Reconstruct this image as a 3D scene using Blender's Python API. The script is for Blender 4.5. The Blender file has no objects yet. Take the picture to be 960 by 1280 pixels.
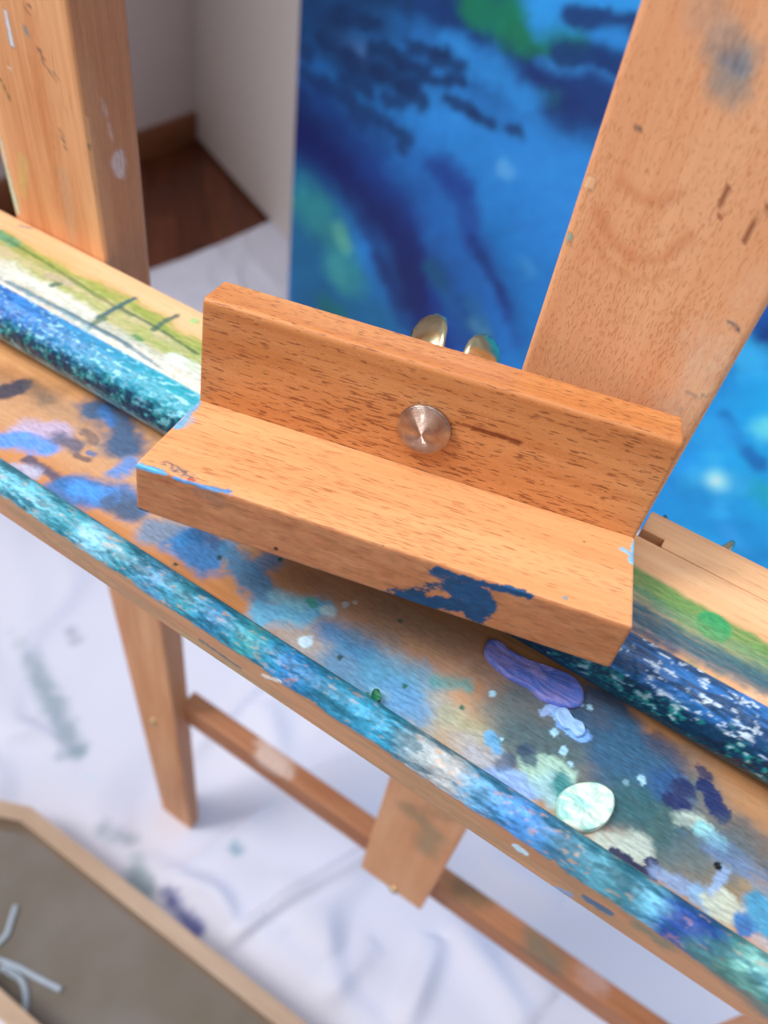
import bpy, math
import numpy as np
from mathutils import Matrix, Vector

# ------------------------------------------------------------------ camera model
F = 940.8                                    # focal length in pixels of the 960x1280 frame
R = np.array([[0.83733029, 0.5312726, 0.12936211],
              [0.46766473, -0.57332616, -0.67279811],
              [-0.28323335, 0.62383266, -0.72843969]])   # rows: camera right / down / forward in world axes
H = 0.905                                    # camera height over the floor
CAM = np.array([0, 0, H])
def ray(u, v): return R.T @ np.array([u - 480.0, v - 640.0, F])
def onZ(z):                                  # z measured from the lens, as all heights below
    def g(u, v):
        d = ray(u, v); return CAM + d * z / d[2]
    return g
def onY(y):
    def g(u, v):
        d = ray(u, v); return CAM + d * y / d[1]
    return g
def onX(x):
    def g(u, v):
        d = ray(u, v); return CAM + d * x / d[0]
    return g
def onP(p0, n):
    def g(u, v):
        d = ray(u, v); return CAM + d * (np.dot(n, p0 - CAM) / np.dot(n, d))
    return g

scn = bpy.context.scene
col = scn.collection
try:
    scn.view_settings.view_transform = 'Standard'
    scn.view_settings.look = 'None'
    scn.view_settings.exposure = 0.0
except Exception:
    pass

def lin(c):
    return tuple(((x / 255) / 12.92 if x / 255 <= .04045 else ((x / 255 + .055) / 1.055) ** 2.4) for x in c)

# ------------------------------------------------------------------ numpy noise
_rs = np.random.RandomState(7)
_perm = _rs.rand(4096)
def _h(i, j, k):
    return _perm[(i * 1619 + j * 31337 + k * 6971 + ((i * j) ^ k) * 13) & 4095]
def vnoise(P):
    P = np.asarray(P, float); I = np.floor(P).astype(np.int64); f = P - I; f = f * f * (3 - 2 * f)
    i, j, k = I[:, 0], I[:, 1], I[:, 2]; x, y, z = f[:, 0], f[:, 1], f[:, 2]
    def L(a, b, t): return a + (b - a) * t
    a = L(L(_h(i, j, k), _h(i + 1, j, k), x), L(_h(i, j + 1, k), _h(i + 1, j + 1, k), x), y)
    b = L(L(_h(i, j, k + 1), _h(i + 1, j, k + 1), x), L(_h(i, j + 1, k + 1), _h(i + 1, j + 1, k + 1), x), y)
    return L(a, b, z)
ROT = np.array([[.80, .60, 0], [-.48, .64, .60], [.36, -.48, .80]])
def fbm(P, o=4):
    P = np.asarray(P, float); s = 0; a = .5; t = 0
    for q in range(o):
        s = s + a * vnoise((P if q % 2 else P @ ROT) * 2.03 ** q + 17.3 * q); t += a; a *= .58
    return s / t
def sstep(a, b, x):
    t = np.clip((x - a) / (b - a), 0, 1); return t * t * (3 - 2 * t)

# ------------------------------------------------------------------ materials
def new_mat(name):
    m = bpy.data.materials.new(name); m.use_nodes = True
    nt = m.node_tree; nt.nodes.clear()
    o = nt.nodes.new('ShaderNodeOutputMaterial'); b = nt.nodes.new('ShaderNodeBsdfPrincipled')
    nt.links.new(b.outputs[0], o.inputs[0])
    return m, nt, b
def N(nt, typ, **kw):
    n = nt.nodes.new(typ)
    for k, v in kw.items():
        if k in n.inputs.keys(): n.inputs[k].default_value = v
        else: setattr(n, k, v)
    return n
def noise(nt, vec, scale=(1, 1, 1), detail=3, rough=.5, w=(0, 0, 0)):
    mp = N(nt, 'ShaderNodeMapping'); mp.inputs['Scale'].default_value = scale; mp.inputs['Location'].default_value = w
    nt.links.new(vec, mp.inputs[0])
    n = N(nt, 'ShaderNodeTexNoise', Scale=1.0, Detail=detail, Roughness=rough)
    nt.links.new(mp.outputs[0], n.inputs['Vector'])
    return n.outputs['Fac']
def ramp(nt, fac, stops):
    r = nt.nodes.new('ShaderNodeValToRGB'); nt.links.new(fac, r.inputs[0])
    e = r.color_ramp.elements
    while len(e) < len(stops): e.new(.5)
    for q, (p, c) in zip(e, stops):
        q.position = p; q.color = (*c, 1) if len(c) == 3 else c
    return r.outputs[0]
def mixc(nt, fac, a, b, mode='MIX'):
    m = nt.nodes.new('ShaderNodeMix'); m.data_type = 'RGBA'; m.blend_type = mode
    for s, v in ((m.inputs[0], fac), (m.inputs[6], a), (m.inputs[7], b)):
        if isinstance(v, (int, float)): s.default_value = v
        elif isinstance(v, tuple): s.default_value = (*v, 1)
        else: nt.links.new(v, s)
    return m.outputs[2]
def math_(nt, op, a, b=0.0, c=None):
    m = nt.nodes.new('ShaderNodeMath'); m.operation = op
    for q, v in enumerate((a, b, c)):
        if v is None: continue
        if isinstance(v, (int, float)): m.inputs[q].default_value = v
        else: nt.links.new(v, m.inputs[q])
    return m.outputs[0]
G1, G0 = (1, 1, 1), (0, 0, 0)
def wood(name, light, dark, fleck, fl=(170, 1500), dens=.60, famt=.7, rough=.5, seed=0, spark=.25, paint=True,
         paint_rough=.38, pbump=.3):
    """beech: streaks along local x, short dark flecks, tiny bright specks, and a paint layer read from the mesh"""
    m, nt, b = new_mat(name)
    tc = N(nt, 'ShaderNodeTexCoord').outputs['Object']
    w = (seed, seed * 1.7, seed * .6)
    broad = noise(nt, tc, (7, 55, 55), 3, .5, w)
    streak = noise(nt, tc, (16, 420, 420), 4, .6, w)
    fac = math_(nt, 'ADD', math_(nt, 'MULTIPLY', broad, .62), math_(nt, 'MULTIPLY', streak, .38))
    c = ramp(nt, fac, [(.36, dark), (.62, light)])
    fn = noise(nt, tc, (fl[0], fl[1], fl[1]), 2, .45, w)
    clump = noise(nt, tc, (25, 60, 60), 2, .5, w)
    fn2 = math_(nt, 'ADD', fn, math_(nt, 'MULTIPLY', math_(nt, 'SUBTRACT', clump, .5), .22))
    fm = ramp(nt, fn2, [(dens, G0), (dens + .07, G1)])
    c = mixc(nt, math_(nt, 'MULTIPLY', fm, famt), c, fleck)
    sp = noise(nt, tc, (2600, 3600, 3600), 1, .5, w)
    sm = ramp(nt, sp, [(.70, G0), (.76, G1)])
    c = mixc(nt, math_(nt, 'MULTIPLY', sm, spark), c, (1.0, .86, .66))
    rg = math_(nt, 'ADD', rough, 0)
    hgt = math_(nt, 'SUBTRACT', math_(nt, 'MULTIPLY', streak, .5), math_(nt, 'MULTIPLY', fm, .5))
    hgt = math_(nt, 'ADD', hgt, math_(nt, 'MULTIPLY', sm, .4))
    if paint:
        at = N(nt, 'ShaderNodeVertexColor', layer_name='paint')
        pn = noise(nt, tc, (260, 900, 900), 5, .65, w)
        pc = mixc(nt, .38, at.outputs['Color'], ramp(nt, pn, [(.3, (.12, .12, .12)), (.7, (1, 1, 1))]), 'OVERLAY')
        c = mixc(nt, at.outputs['Alpha'], c, pc)
        rg = math_(nt, 'ADD', math_(nt, 'MULTIPLY', at.outputs['Alpha'], paint_rough - rough), rough)
        hgt = math_(nt, 'ADD', math_(nt, 'MULTIPLY', hgt, math_(nt, 'SUBTRACT', 1.0, at.outputs['Alpha'])),
                    math_(nt, 'MULTIPLY', math_(nt, 'MULTIPLY', pn, at.outputs['Alpha']), pbump * 6))
    bp = N(nt, 'ShaderNodeBump', Strength=.32, Distance=.0004)
    nt.links.new(hgt, bp.inputs['Height'])
    nt.links.new(bp.outputs[0], b.inputs['Normal'])
    nt.links.new(c, b.inputs['Base Color'])
    if isinstance(rg, (int, float)): b.inputs['Roughness'].default_value = rg
    else: nt.links.new(rg, b.inputs['Roughness'])
    b.inputs['Specular IOR Level'].default_value = .35
    return m
def simple(name, c, rough=.6, metal=0, var=.12, sc=8, bump=0, c2=None, spec=.4, stretch=(1, 1, 1)):
    m, nt, b = new_mat(name)
    tc = N(nt, 'ShaderNodeTexCoord').outputs['Object']
    n = noise(nt, tc, tuple(sc * s for s in stretch), 5, .55)
    d = c2 if c2 else tuple(x * (1 - var) for x in c)
    nt.links.new(ramp(nt, n, [(.35, d), (.65, c)]), b.inputs['Base Color'])
    b.inputs['Roughness'].default_value = rough; b.inputs['Metallic'].default_value = metal
    b.inputs['Specular IOR Level'].default_value = spec
    if bump:
        bp = N(nt, 'ShaderNodeBump', Strength=bump, Distance=.0006); nt.links.new(n, bp.inputs['Height'])
        nt.links.new(bp.outputs[0], b.inputs['Normal'])
    return m
def painted(name, rough=.45, bs=.2, sc=300, over=.0, spec=.4):
    """colour wholly read from the mesh's paint layer"""
    m, nt, b = new_mat(name)
    tc = N(nt, 'ShaderNodeTexCoord').outputs['Object']
    at = N(nt, 'ShaderNodeVertexColor', layer_name='paint')
    n = noise(nt, tc, (sc, sc, sc), 5, .6)
    c = mixc(nt, over, at.outputs['Color'], ramp(nt, n, [(.3, (.1, .1, .1)), (.7, G1)]), 'OVERLAY')
    nt.links.new(c, b.inputs['Base Color']); b.inputs['Roughness'].default_value = rough
    b.inputs['Specular IOR Level'].default_value = spec
    bp = N(nt, 'ShaderNodeBump', Strength=bs, Distance=.001); nt.links.new(n, bp.inputs['Height'])
    nt.links.new(bp.outputs[0], b.inputs['Normal'])
    return m

# ------------------------------------------------------------------ mesh helpers
def tag(o, label=None, cat=None, group=None, kind=None):
    for k, v in (('label', label), ('category', cat), ('group', group), ('kind', kind)):
        if v: o[k] = v
    return o
def empty(name, loc=(0, 0, 0)):
    o = bpy.data.objects.new(name, None); col.objects.link(o); o.location = loc; o.empty_display_size = .02
    return o
def I4(): return np.eye(4)
def frame(ox, oy, oz, org):
    m = np.eye(4); m[:3, 0] = ox; m[:3, 1] = oy; m[:3, 2] = oz; m[:3, 3] = org; return m
def tw(V, M): return V @ M[:3, :3].T + M[:3, 3]

class Paint:
    """lays strokes of paint on a mesh; P holds the world position of each vertex"""
    def __init__(s, P):
        s.P = P; s.c = np.zeros((len(P), 4)); s.hgt = np.zeros(len(P))
    def blend(s, idx, a, c):
        a = np.clip(a, 0, 1)
        ca = s.c[idx, 3]; na = a + ca * (1 - a)
        k = np.where(na > 1e-6, a / np.maximum(na, 1e-6), 0)[:, None]
        s.c[idx, :3] = s.c[idx, :3] * (1 - k) + np.asarray(c) * k
        s.c[idx, 3] = na
    def stroke(s, pts, r, c, a=1.0, soft=.35, wob=.6, nf=None, dry=0, thick=0, seed=0, dirf=(60, 700, 700)):
        pts = [np.asarray(p, float) for p in pts]
        if len(pts) == 1: pts = pts * 2
        A = np.array(pts); lo = A.min(0) - 2.6 * r; hi = A.max(0) + 2.6 * r
        idx = np.where(np.all((s.P > lo) & (s.P < hi), axis=1))[0]
        if not len(idx): return
        P = s.P[idx]; d = np.full(len(P), 1e9)
        for p, q in zip(pts[:-1], pts[1:]):
            e = q - p; L = max(e @ e, 1e-12)
            t = np.clip(((P - p) @ e) / L, 0, 1)
            d = np.minimum(d, np.linalg.norm(P - p - t[:, None] * e, axis=1))
        nf = nf or 1.1 / r
        qn = P * nf + seed * 3.1; qn = qn + 1.3 * np.column_stack([fbm(qn * .9 + 5, 2), fbm(qn * .9 + 25, 2), fbm(qn * .9 + 45, 2)])
        n = fbm(qn, 6) - .5
        n2 = fbm(P * nf * .4 + 9 + seed, 2) - .5
        d = d + (n * 1.6 + n2) * wob * r * 1.6
        al = 1 - sstep(r * (1 - soft), r * (1 + soft), d)
        if dry:
            k = fbm(P * np.array(dirf) + seed, 3)
            al = al * (1 - dry + dry * sstep(.42, .56, k))
        s.blend(idx, al * a, lin(c))
        s.hgt[idx] = np.maximum(s.hgt[idx], al * thick)

def link(name, V, Fc, mat, parent=None, M=None, pnt=None, smooth=True):
    """V local vertices (array), Fc faces; M local->world; pnt a colour array"""
    me = bpy.data.meshes.new(name)
    me.from_pydata(V.tolist(), [], Fc)
    if pnt is not None:
        a = me.color_attributes.new('paint', 'FLOAT_COLOR', 'POINT')
        a.data.foreach_set('color', np.clip(pnt, 0, 1).astype(np.float32).ravel())
    me.materials.append(mat)
    if smooth:
        me.polygons.foreach_set('use_smooth', [True] * len(me.polygons))
        try: me.set_sharp_from_angle(angle=math.radians(35))
        except Exception: pass
    me.update()
    o = bpy.data.objects.new(name, me); col.objects.link(o)
    if M is None: M = I4()
    o.matrix_world = Matrix(M.tolist())
    if parent is not None:
        bpy.context.view_layer.update()
        o.parent = parent
        o.matrix_parent_inverse = parent.matrix_world.inverted()
    return o

def round_poly(pts, rad, n=4):
    """round the corners of a closed polygon; rad a number or a list"""
    out = []; m = len(pts)
    for i in range(m):
        p = np.array(pts[i], float); a = np.array(pts[i - 1], float); b = np.array(pts[(i + 1) % m], float)
        r = rad[i] if isinstance(rad, (list, tuple)) else rad
        if r <= 0: out.append(p); continue
        u = (a - p); v = (b - p); lu, lv = np.linalg.norm(u), np.linalg.norm(v); u /= lu; v /= lv
        t = min(r, lu * .45, lv * .45)
        for q in range(n + 1):
            s = q / n
            out.append((1 - s) ** 2 * (p + u * t) + 2 * s * (1 - s) * p + s * s * (p + v * t))
    return out
def resample(poly, ds):
    out = []; m = len(poly)
    for i in range(m):
        a, b = np.array(poly[i]), np.array(poly[(i + 1) % m])
        k = max(1, int(math.ceil(np.linalg.norm(b - a) / ds)))
        for q in range(k): out.append(a + (b - a) * q / k)
    return np.array(out)
def prism(poly, x0, x1, dx, ds, bev=.0005):
    """closed (y,z) outline swept along x with softened ends and gridded end caps"""
    pr = resample(poly, ds); c = pr.mean(0); n = len(pr)
    k = max(2, int(math.ceil((x1 - x0) / dx)))
    xs = np.linspace(x0 + bev, x1 - bev, k)
    rings = []
    ext = np.abs(pr - c).max(0)
    def inset(d): return c + (pr - c) * (1 - d / np.maximum(ext, 1e-6))
    def ring(x, p): return np.column_stack([np.full(n, x), p])
    caps = [.9, .8, .65, .45, .2]
    for q in reversed(caps): rings.append(ring(x0, c + (inset(bev) - c) * q))
    rings.append(ring(x0, inset(bev))); rings.append(ring(x0 + bev * .3, inset(bev * .3)))
    for x in xs: rings.append(ring(x, pr))
    rings.append(ring(x1 - bev * .3, inset(bev * .3))); rings.append(ring(x1, inset(bev)))
    for q in caps: rings.append(ring(x1, c + (inset(bev) - c) * q))
    V = np.vstack(rings); m = len(rings)
    i = np.arange(n); j = (i + 1) % n
    Fc = []
    for r in range(m - 1):
        a = r * n
        Fc += np.column_stack([a + i, a + j, a + n + j, a + n + i]).tolist()
    Fc.append(list(range(n))[::-1]); Fc.append(list(range((m - 1) * n, m * n)))
    # make winding outward
    area = sum(pr[q][0] * pr[(q + 1) % n][1] - pr[(q + 1) % n][0] * pr[q][1] for q in range(n))
    if area < 0: pass
    return V, ([f[::-1] for f in Fc] if area > 0 else Fc)
def fixn(o):
    import bmesh
    bm = bmesh.new(); bm.from_mesh(o.data); bmesh.ops.recalc_face_normals(bm, faces=bm.faces); bm.to_mesh(o.data); bm.free()
    return o
def box_poly(y0, y1, z0, z1): return [(y0, z0), (y1, z0), (y1, z1), (y0, z1)]
def grid(nx, ny, fn):
    u, v = np.meshgrid(np.linspace(0, 1, nx), np.linspace(0, 1, ny), indexing='ij')
    V = fn(u.ravel(), v.ravel())
    a = (np.arange(nx - 1)[:, None] * ny + np.arange(ny - 1)[None, :]).ravel()
    return V, np.column_stack([a, a + ny, a + ny + 1, a + 1]).tolist()
def sweep(path, sec, n=16, up=(0, 0, 1)):
    """tube along path with elliptical sections sec[i]=(a,b)"""
    P = np.array(path, float); V = []; m = len(P)
    for i in range(m):
        t = P[min(i + 1, m - 1)] - P[max(i - 1, 0)]; t /= np.linalg.norm(t)
        s = np.cross(t, up); s /= np.linalg.norm(s); w = np.cross(s, t)
        for q in range(n):
            a = 2 * math.pi * q / n
            V.append(P[i] + s * sec[i][0] * math.cos(a) + w * sec[i][1] * math.sin(a))
    Fc = [[i * n + q, i * n + (q + 1) % n, (i + 1) * n + (q + 1) % n, (i + 1) * n + q] for i in range(m - 1) for q in range(n)]
    Fc.append(list(range(n))[::-1]); Fc.append(list(range((m - 1) * n, m * n)))
    return np.array(V), Fc
def lathe(prof, n=48):
    """profile (r, h) turned about local z"""
    V = []; m = len(prof)
    for r, h in prof:
        for q in range(n):
            a = 2 * math.pi * q / n; V.append((r * math.cos(a), r * math.sin(a), h))
    Fc = [[i * n + q, i * n + (q + 1) % n, (i + 1) * n + (q + 1) % n, (i + 1) * n + q] for i in range(m - 1) for q in range(n)]
    Fc.append(list(range(n))[::-1]); Fc.append(list(range((m - 1) * n, m * n)))
    return np.array(V, float), Fc
def merge(parts):
    V = []; Fc = []; k = 0
    for v, f in parts:
        V.append(v); Fc += [[q + k for q in g] for g in f]; k += len(v)
    return np.vstack(V), Fc
def zup(M): return M
def along(org): return frame((1, 0, 0), (0, 1, 0), (0, 0, 1), org)           # grain runs across
def upright(org): return frame((0, 0, 1), (1, 0, 0), (0, 1, 0), org)          # local x = up, y = across, z = away
OFF = np.array([0, 0, H])

# ------------------------------------------------------------------ wood materials
wl, wd, wf = lin((238, 172, 112)), lin((214, 134, 76)), lin((150, 78, 36))
M_ledge = wood('beech_ledge', lin((224, 164, 112)), lin((208, 140, 88)), lin((152, 82, 44)), (170, 2100), .585, .62, .55, 1, .16)
M_board = wood('beech_board', lin((216, 150, 94)), lin((188, 116, 62)), lin((124, 64, 30)), (230, 1900), .575, .75, .42, 2, .4)
M_mast = wood('beech_mast', lin((236, 178, 132)), lin((224, 156, 108)), lin((184, 112, 70)), (420, 1900), .57, .42, .55, 3, .12)
M_post = wood('beech_post', lin((234, 174, 124)), lin((206, 136, 86)), lin((174, 108, 66)), (60, 1400), .64, .4, .55, 4, .1)
M_rail = wood('beech_rail', lin((234, 188, 142)), lin((218, 160, 112)), lin((182, 120, 76)), (120, 1200), .64, .4, .5, 5, .1, paint_rough=.3, pbump=.45)
M_shelf = wood('beech_shelf', lin((212, 158, 108)), lin((184, 124, 76)), lin((150, 92, 54)), (90, 1200), .64, .35, .42, 6, .05, paint_rough=.4, pbump=.25)
M_low = wood('beech_lower', lin((196, 136, 96)), lin((168, 104, 66)), lin((140, 82, 50)), (60, 900), .64, .35, .5, 7, .0)
M_crate = wood('pale_pine', lin((196, 170, 146)), lin((176, 146, 120)), lin((150, 112, 78)), (40, 700), .66, .4, .6, 8, .0)
M_steel = None

# ------------------------------------------------------------------ easel
easel = empty('easel', (-.03, .22, 0))
tag(easel, 'paint-splattered beech studio easel with mast, post and paint tray standing on white drop cloth', 'easel')

# ---- front rail with the moulding thick with paint
TOP = -.190
rail_poly = round_poly([(.2115, TOP), (.1735, TOP), (.1705, TOP - .0022), (.1650, TOP - .0028), (.1595, TOP - .0075),
                        (.1575, TOP - .0145), (.1595, TOP - .0215), (.166, TOP - .0235), (.166, TOP - .0262), (.2115, TOP - .0262)],
                       [.0006, .0008, .0004, .003, .003, .003, .002, .0005, 0, 0], 3)
V, Fc = prism(rail_poly, -.42, .34, .0007, .0007)
M = along(OFF)
P = tw(V, M)
pt = Paint(P); g = onZ(TOP)
st = pt.stroke
isTop = P[:, 2] > H + TOP - .0012
mold = (P[:, 1] < .1712) & (P[:, 2] > H + TOP - .0245)
px = lambda *a: [g(*q) for q in a]
mm = .00026
# left stretch of the rail top
st(px((-10, 318), (60, 352), (150, 405), (250, 462)), .0100, (166, 176, 140), .8, .35, .25, nf=150, dry=.15, dirf=(40, 500, 500))
st(px((-10, 340), (60, 372), (150, 422), (250, 482)), .0045, (176, 190, 186), .8, .5, .4, nf=200, dry=.3)
st(px((0, 296), (90, 345), (165, 380), (250, 437)), .0042, (134, 156, 70), .9, .5, .5, nf=180, dry=.3, dirf=(50, 500, 500))
st(px((20, 330), (110, 378), (200, 432), (250, 458)), .0036, (152, 166, 90), .8, .6, .6, nf=200, dry=.5)
st(px((0, 330), (60, 362), (110, 392)), .0040, (214, 220, 214), .85, .6, .6, nf=220, dry=.4)
st(px((0, 350), (100, 405), (200, 455), (250, 482)), .0030, (214, 210, 196), .8, .6, .5, nf=220, dry=.4)
st(px((-5, 292), (18, 305)), .0034, (90, 150, 116), .9, .4, .6, nf=300)
st(px((60, 345), (85, 355)), .0020, (170, 160, 140), .7, .5, .6, nf=300)
st(px((10, 300), (60, 330), (125, 372), (165, 395)), .0009, (84, 112, 60), .7, .5, .6, nf=400)
st(px((124, 397), (145, 385), (167, 373)), .0013, (58, 98, 108), .92, .3, .5, nf=500)
st(px((112, 408), (130, 398)), .0016, (80, 110, 88), .8, .4, .5, nf=500)
st(px((192, 412), (207, 401), (221, 394)), .0014, (82, 108, 92), .92, .3, .5, nf=500)
st(px((150, 384), (200, 412), (248, 443)), .0007, (60, 92, 66), .8, .5, .6, nf=400)
st(px((66, 357), (74, 355)), .0015, (52, 100, 92), .8)
st(px((168, 420), (176, 424)), .0014, (70, 130, 80), .8)
st(px((242, 401),), .0024, (156, 190, 126), .9, .2, .3)
st(px((25, 282), (38, 285)), .0010, (110, 120, 130), .7, .5, .8)
st(px((215, 448), (250, 466)), .0030, (216, 232, 228), .85, .6, .6, nf=300, dry=.4)
st(px((205, 470), (248, 492)), .0016, (214, 190, 176), .8, .6, .6)
st(px((-20, 338), (60, 378), (150, 425), (246, 490)), .0011, (44, 96, 118), .85, .5, .5, nf=250)
st(px((30, 368), (150, 436)), .0020, (60, 136, 156), .6, .6, .7, nf=250, dry=.4)
# right stretch
st(px((780, 716), (860, 762), (960, 818), (1010, 845)), .0052, (96, 142, 76), .95, .35, .3, nf=150, dry=.12)
st(px((790, 742), (880, 795), (1000, 860)), .0042, (98, 136, 112), .9, .6, .4, nf=200, dry=.35, dirf=(40, 900, 900))
st(px((790, 762), (880, 815), (1000, 880)), .0042, (64, 98, 112), .92, .6, .5, nf=200, dry=.25, dirf=(40, 900, 900))
st(px((790, 778), (840, 804)), .0030, (60, 76, 104), .9, .6, .6, nf=200, dry=.4)
st(px((800, 795), (850, 820), (868, 832)), .0014, (188, 140, 112), .8, .5, .5)
st(px((862, 834), (900, 858), (930, 880)), .0026, (116, 148, 82), .85, .5, .6, nf=250)
st(px((935, 868), (975, 890)), .0024, (212, 168, 130), .9, .4, .6)
st(px((892, 783),), .0058, (62, 150, 92), .97, .08, .12, nf=120)
st(px((860, 780), (960, 838), (1010, 868)), .0040, (110, 146, 96), .75, soft=.6, wob=.5, dry=.4, dirf=(40, 900, 900)); st(px((800, 770), (880, 812), (1000, 876)), .0040, (66, 98, 110), .8, soft=.6, wob=.5, nf=200, dry=.35, dirf=(40, 900, 900))
st(px((866, 838),), .0013, (232, 236, 238), 1, .3, .4)
st(px((952, 660), (962, 664)), .0010, (90, 150, 200), .9)
# keep flat-top strokes off the moulding, then coat the moulding
idx = np.where(mold)[0]
Q = P[idx]; X = Q[:, 0]
n1 = fbm(Q * np.array([60, 500, 500]), 4); n2 = fbm(Q * np.array([240, 700, 700]) + 40, 4); n3 = fbm(Q * np.array([420, 500, 500]) + 80, 3)
hgt = (Q[:, 2] - (H + TOP - .022)) / .020                       # 1 at the upper edge, 0 at the foot
up = sstep(.56, .84, hgt + .5 * (n2 - .5)); lo = 1 - sstep(.14, .34, hgt + .35 * (n2 - .5))
rt = sstep(-.13, -.02, X)                                        # nearer end is darker paint
def mixa(a, b, t): return a * (1 - t[:, None]) + b * t[:, None]
L_ = lambda c: np.tile(np.array(lin(c)), (len(Q), 1))
bl = mixa(L_((52, 126, 200)), L_((38, 86, 158)), sstep(.35, .65, n2)); bl = mixa(bl, L_((46, 152, 172)), sstep(-.27, -.17, X + .05 * (n1 - .5)) * (1 - rt))
bl = mixa(bl, mixa(L_((24, 62, 104)), L_((40, 104, 170)), sstep(.45, .62, n1)), rt)
dk = mixa(L_((14, 58, 92)), L_((8, 36, 60)), n2); dk = mixa(dk, L_((28, 132, 132)), sstep(.5, .62, n3) * .8)
ft = mixa(L_((122, 168, 176)), L_((92, 112, 120)), sstep(.4, .6, n1)); ft = mixa(ft, mixa(L_((22, 86, 100)), L_((12, 50, 66)), n2), rt)
cc = mixa(dk, bl, up); cc = mixa(cc, ft, lo)
wh = sstep(.60, .70, n2 + .25 * (n1 - .5)) * up * .75 + sstep(.66, .74, n3) * .5 * (1 - lo)
cc = mixa(cc, mixa(L_((150, 214, 236)), L_((214, 232, 246)), rt), np.clip(wh, 0, 1))
cc = mixa(cc, L_((190, 214, 206)), sstep(.60, .68, n1) * lo * (1 - rt) * .7)
pt.c[idx, :3] = cc; pt.c[idx, 3] = 1
# thick ridges of paint
amp = np.zeros(len(P)); amp[idx] = (.0013 * fbm(Q * np.array([330, 420, 420]) + 5, 4) + .0007 * fbm(Q * np.array([900, 900, 900]), 2) - .0008) * sstep(0, .2, hgt) * sstep(1.08, .8, hgt)
V = V + np.column_stack([np.zeros(len(V)), -amp, amp * .8])
front_rail = fixn(link('front_rail', V, Fc, M_rail, easel, M, pt.c))
tag(front_rail, 'tray back rail with moulded edge crusted in blue paint')

# ---- back rail strip right of the mast, cut out for the mast
brp = lambda y0: round_poly(box_poly(y0, .2270, TOP - .0262, TOP), [0, 0, .0006, .0006], 3)
V1, F1 = prism(brp(.2118), .0125, .34, .002, .0015, .0001)
V2, F2 = prism(brp(.2160), .0040, .0126, .001, .0015, .0001)
V, Fc = merge([(V1, F1), (V2, F2)]); M = along(OFF)
pt = Paint(tw(V, M)); pt.stroke([onZ(TOP)(955, 661), onZ(TOP)(962, 664)], .0012, (90, 150, 200), .9)
fixn(link('back_rail', V, Fc, M_rail, easel, M, pt.c))

# ---- shelf of the tray
SH = TOP - .0262
poly = round_poly(box_poly(.1125, .2270, SH - .010, SH), 0.0, 1)
def sampled_top(y0, y1, x0, x1, nx, ny, z, th):
    V, Fc = grid(nx, ny, lambda u, v: np.column_stack([x0 + (x1 - x0) * u, y0 + (y1 - y0) * v, np.full(len(u), z)]))
    k = len(V); B = np.array([(x0, y0, z - th), (x1, y0, z - th), (x1, y1, z - th), (x0, y1, z - th)])
    V = np.vstack([V, B])
    e0 = [q * ny for q in range(nx)]; e1 = [(nx - 1) * ny + q for q in range(ny)]
    e2 = [q * ny + ny - 1 for q in range(nx)][::-1]; e3 = list(range(ny))[::-1]
    Fc = Fc + [[k, k + 1] + e0[::-1], [k + 1, k + 2] + e1[::-1], [k + 2, k + 3] + e2[::-1], [k + 3, k] + e3[::-1], [k + 3, k + 2, k + 1, k]]
    return V, Fc
V, Fc = sampled_top(.1125, .2115, -.42, .22, 1060, 165, SH, .010)
M = along(OFF); P = tw(V, M); pt = Paint(P); g = onZ(SH); st = pt.stroke
SP = .000285                                                    # metres per photo pixel on the shelf
def S(pts, w, c, a=1, **k): st([g(*q) for q in pts], w * SP * .62, c, a, **k)
# broad thin washes, and the rail's shade laid on in brown
S([(480, 775), (600, 830), (640, 860)], 46, (150, 124, 108), .55, soft=.8)
S([(0, 470), (60, 490)], 40, (110, 66, 38), .5, soft=.8)  # painted shade under the moulding
S([(500, 880), (560, 900), (640, 960)], 60, (160, 160, 128), .55, soft=.8, wob=.8)
S([(380, 800), (450, 850), (520, 880)], 80, (128, 150, 160), .65, soft=.8)
S([(880, 1000), (960, 1040)], 100, (104, 92, 78), .45, soft=.8)
S([(840, 1060), (900, 1080)], 60, (104, 116, 96), .6, soft=.7)
S([(660, 900), (740, 960), (830, 1010)], 110, (64, 96, 108), .85, soft=.5, wob=.5)
# left end
S([(-10, 500), (60, 530), (140, 570), (260, 660)], 70, (170, 138, 112), .5, soft=.8)
S([(60, 500), (110, 530)], 30, (140, 120, 104), .4, soft=.9)
S([(300, 700), (420, 740), (560, 800)], 40, (150, 124, 106), .45, soft=.9)
S([(8, 492), (24, 484)], 26, (40, 52, 74), .9)
S([(40, 480), (60, 500)], 18, (90, 84, 76), .5, soft=.8)
S([(30, 540), (75, 540)], 30, (172, 162, 196), .8, soft=.6)
S([(-10, 552), (30, 552), (60, 560)], 26, (84, 142, 222), .95, soft=.5)
S([(75, 548), (95, 558)], 22, (78, 86, 112), .85, soft=.6); S([(108, 540), (118, 552)], 14, (94, 84, 92), .7)
S([(95, 570), (110, 575)], 8, (60, 60, 80), .7)
S([(125, 512), (150, 530), (160, 555)], 44, (38, 84, 122), .92, soft=.5)
S([(130, 512), (140, 530)], 14, (60, 110, 170), .8, soft=.6)
S([(35, 575), (60, 590), (90, 615)], 12, (62, 70, 100), .85, soft=.5)
S([(15, 585), (35, 592)], 20, (168, 178, 210), .8, soft=.6)
S([(85, 610), (130, 622), (165, 632)], 40, (50, 108, 168), .92, soft=.5)
S([(95, 612), (135, 622)], 22, (70, 142, 222), .9, soft=.6); S([(140, 630), (165, 640)], 24, (70, 84, 104), .8, soft=.6)
S([(148, 590), (165, 580)], 20, (70, 130, 200), .85, soft=.6); S([(112, 566), (118, 568)], 8, (60, 100, 150), .8)
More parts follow.
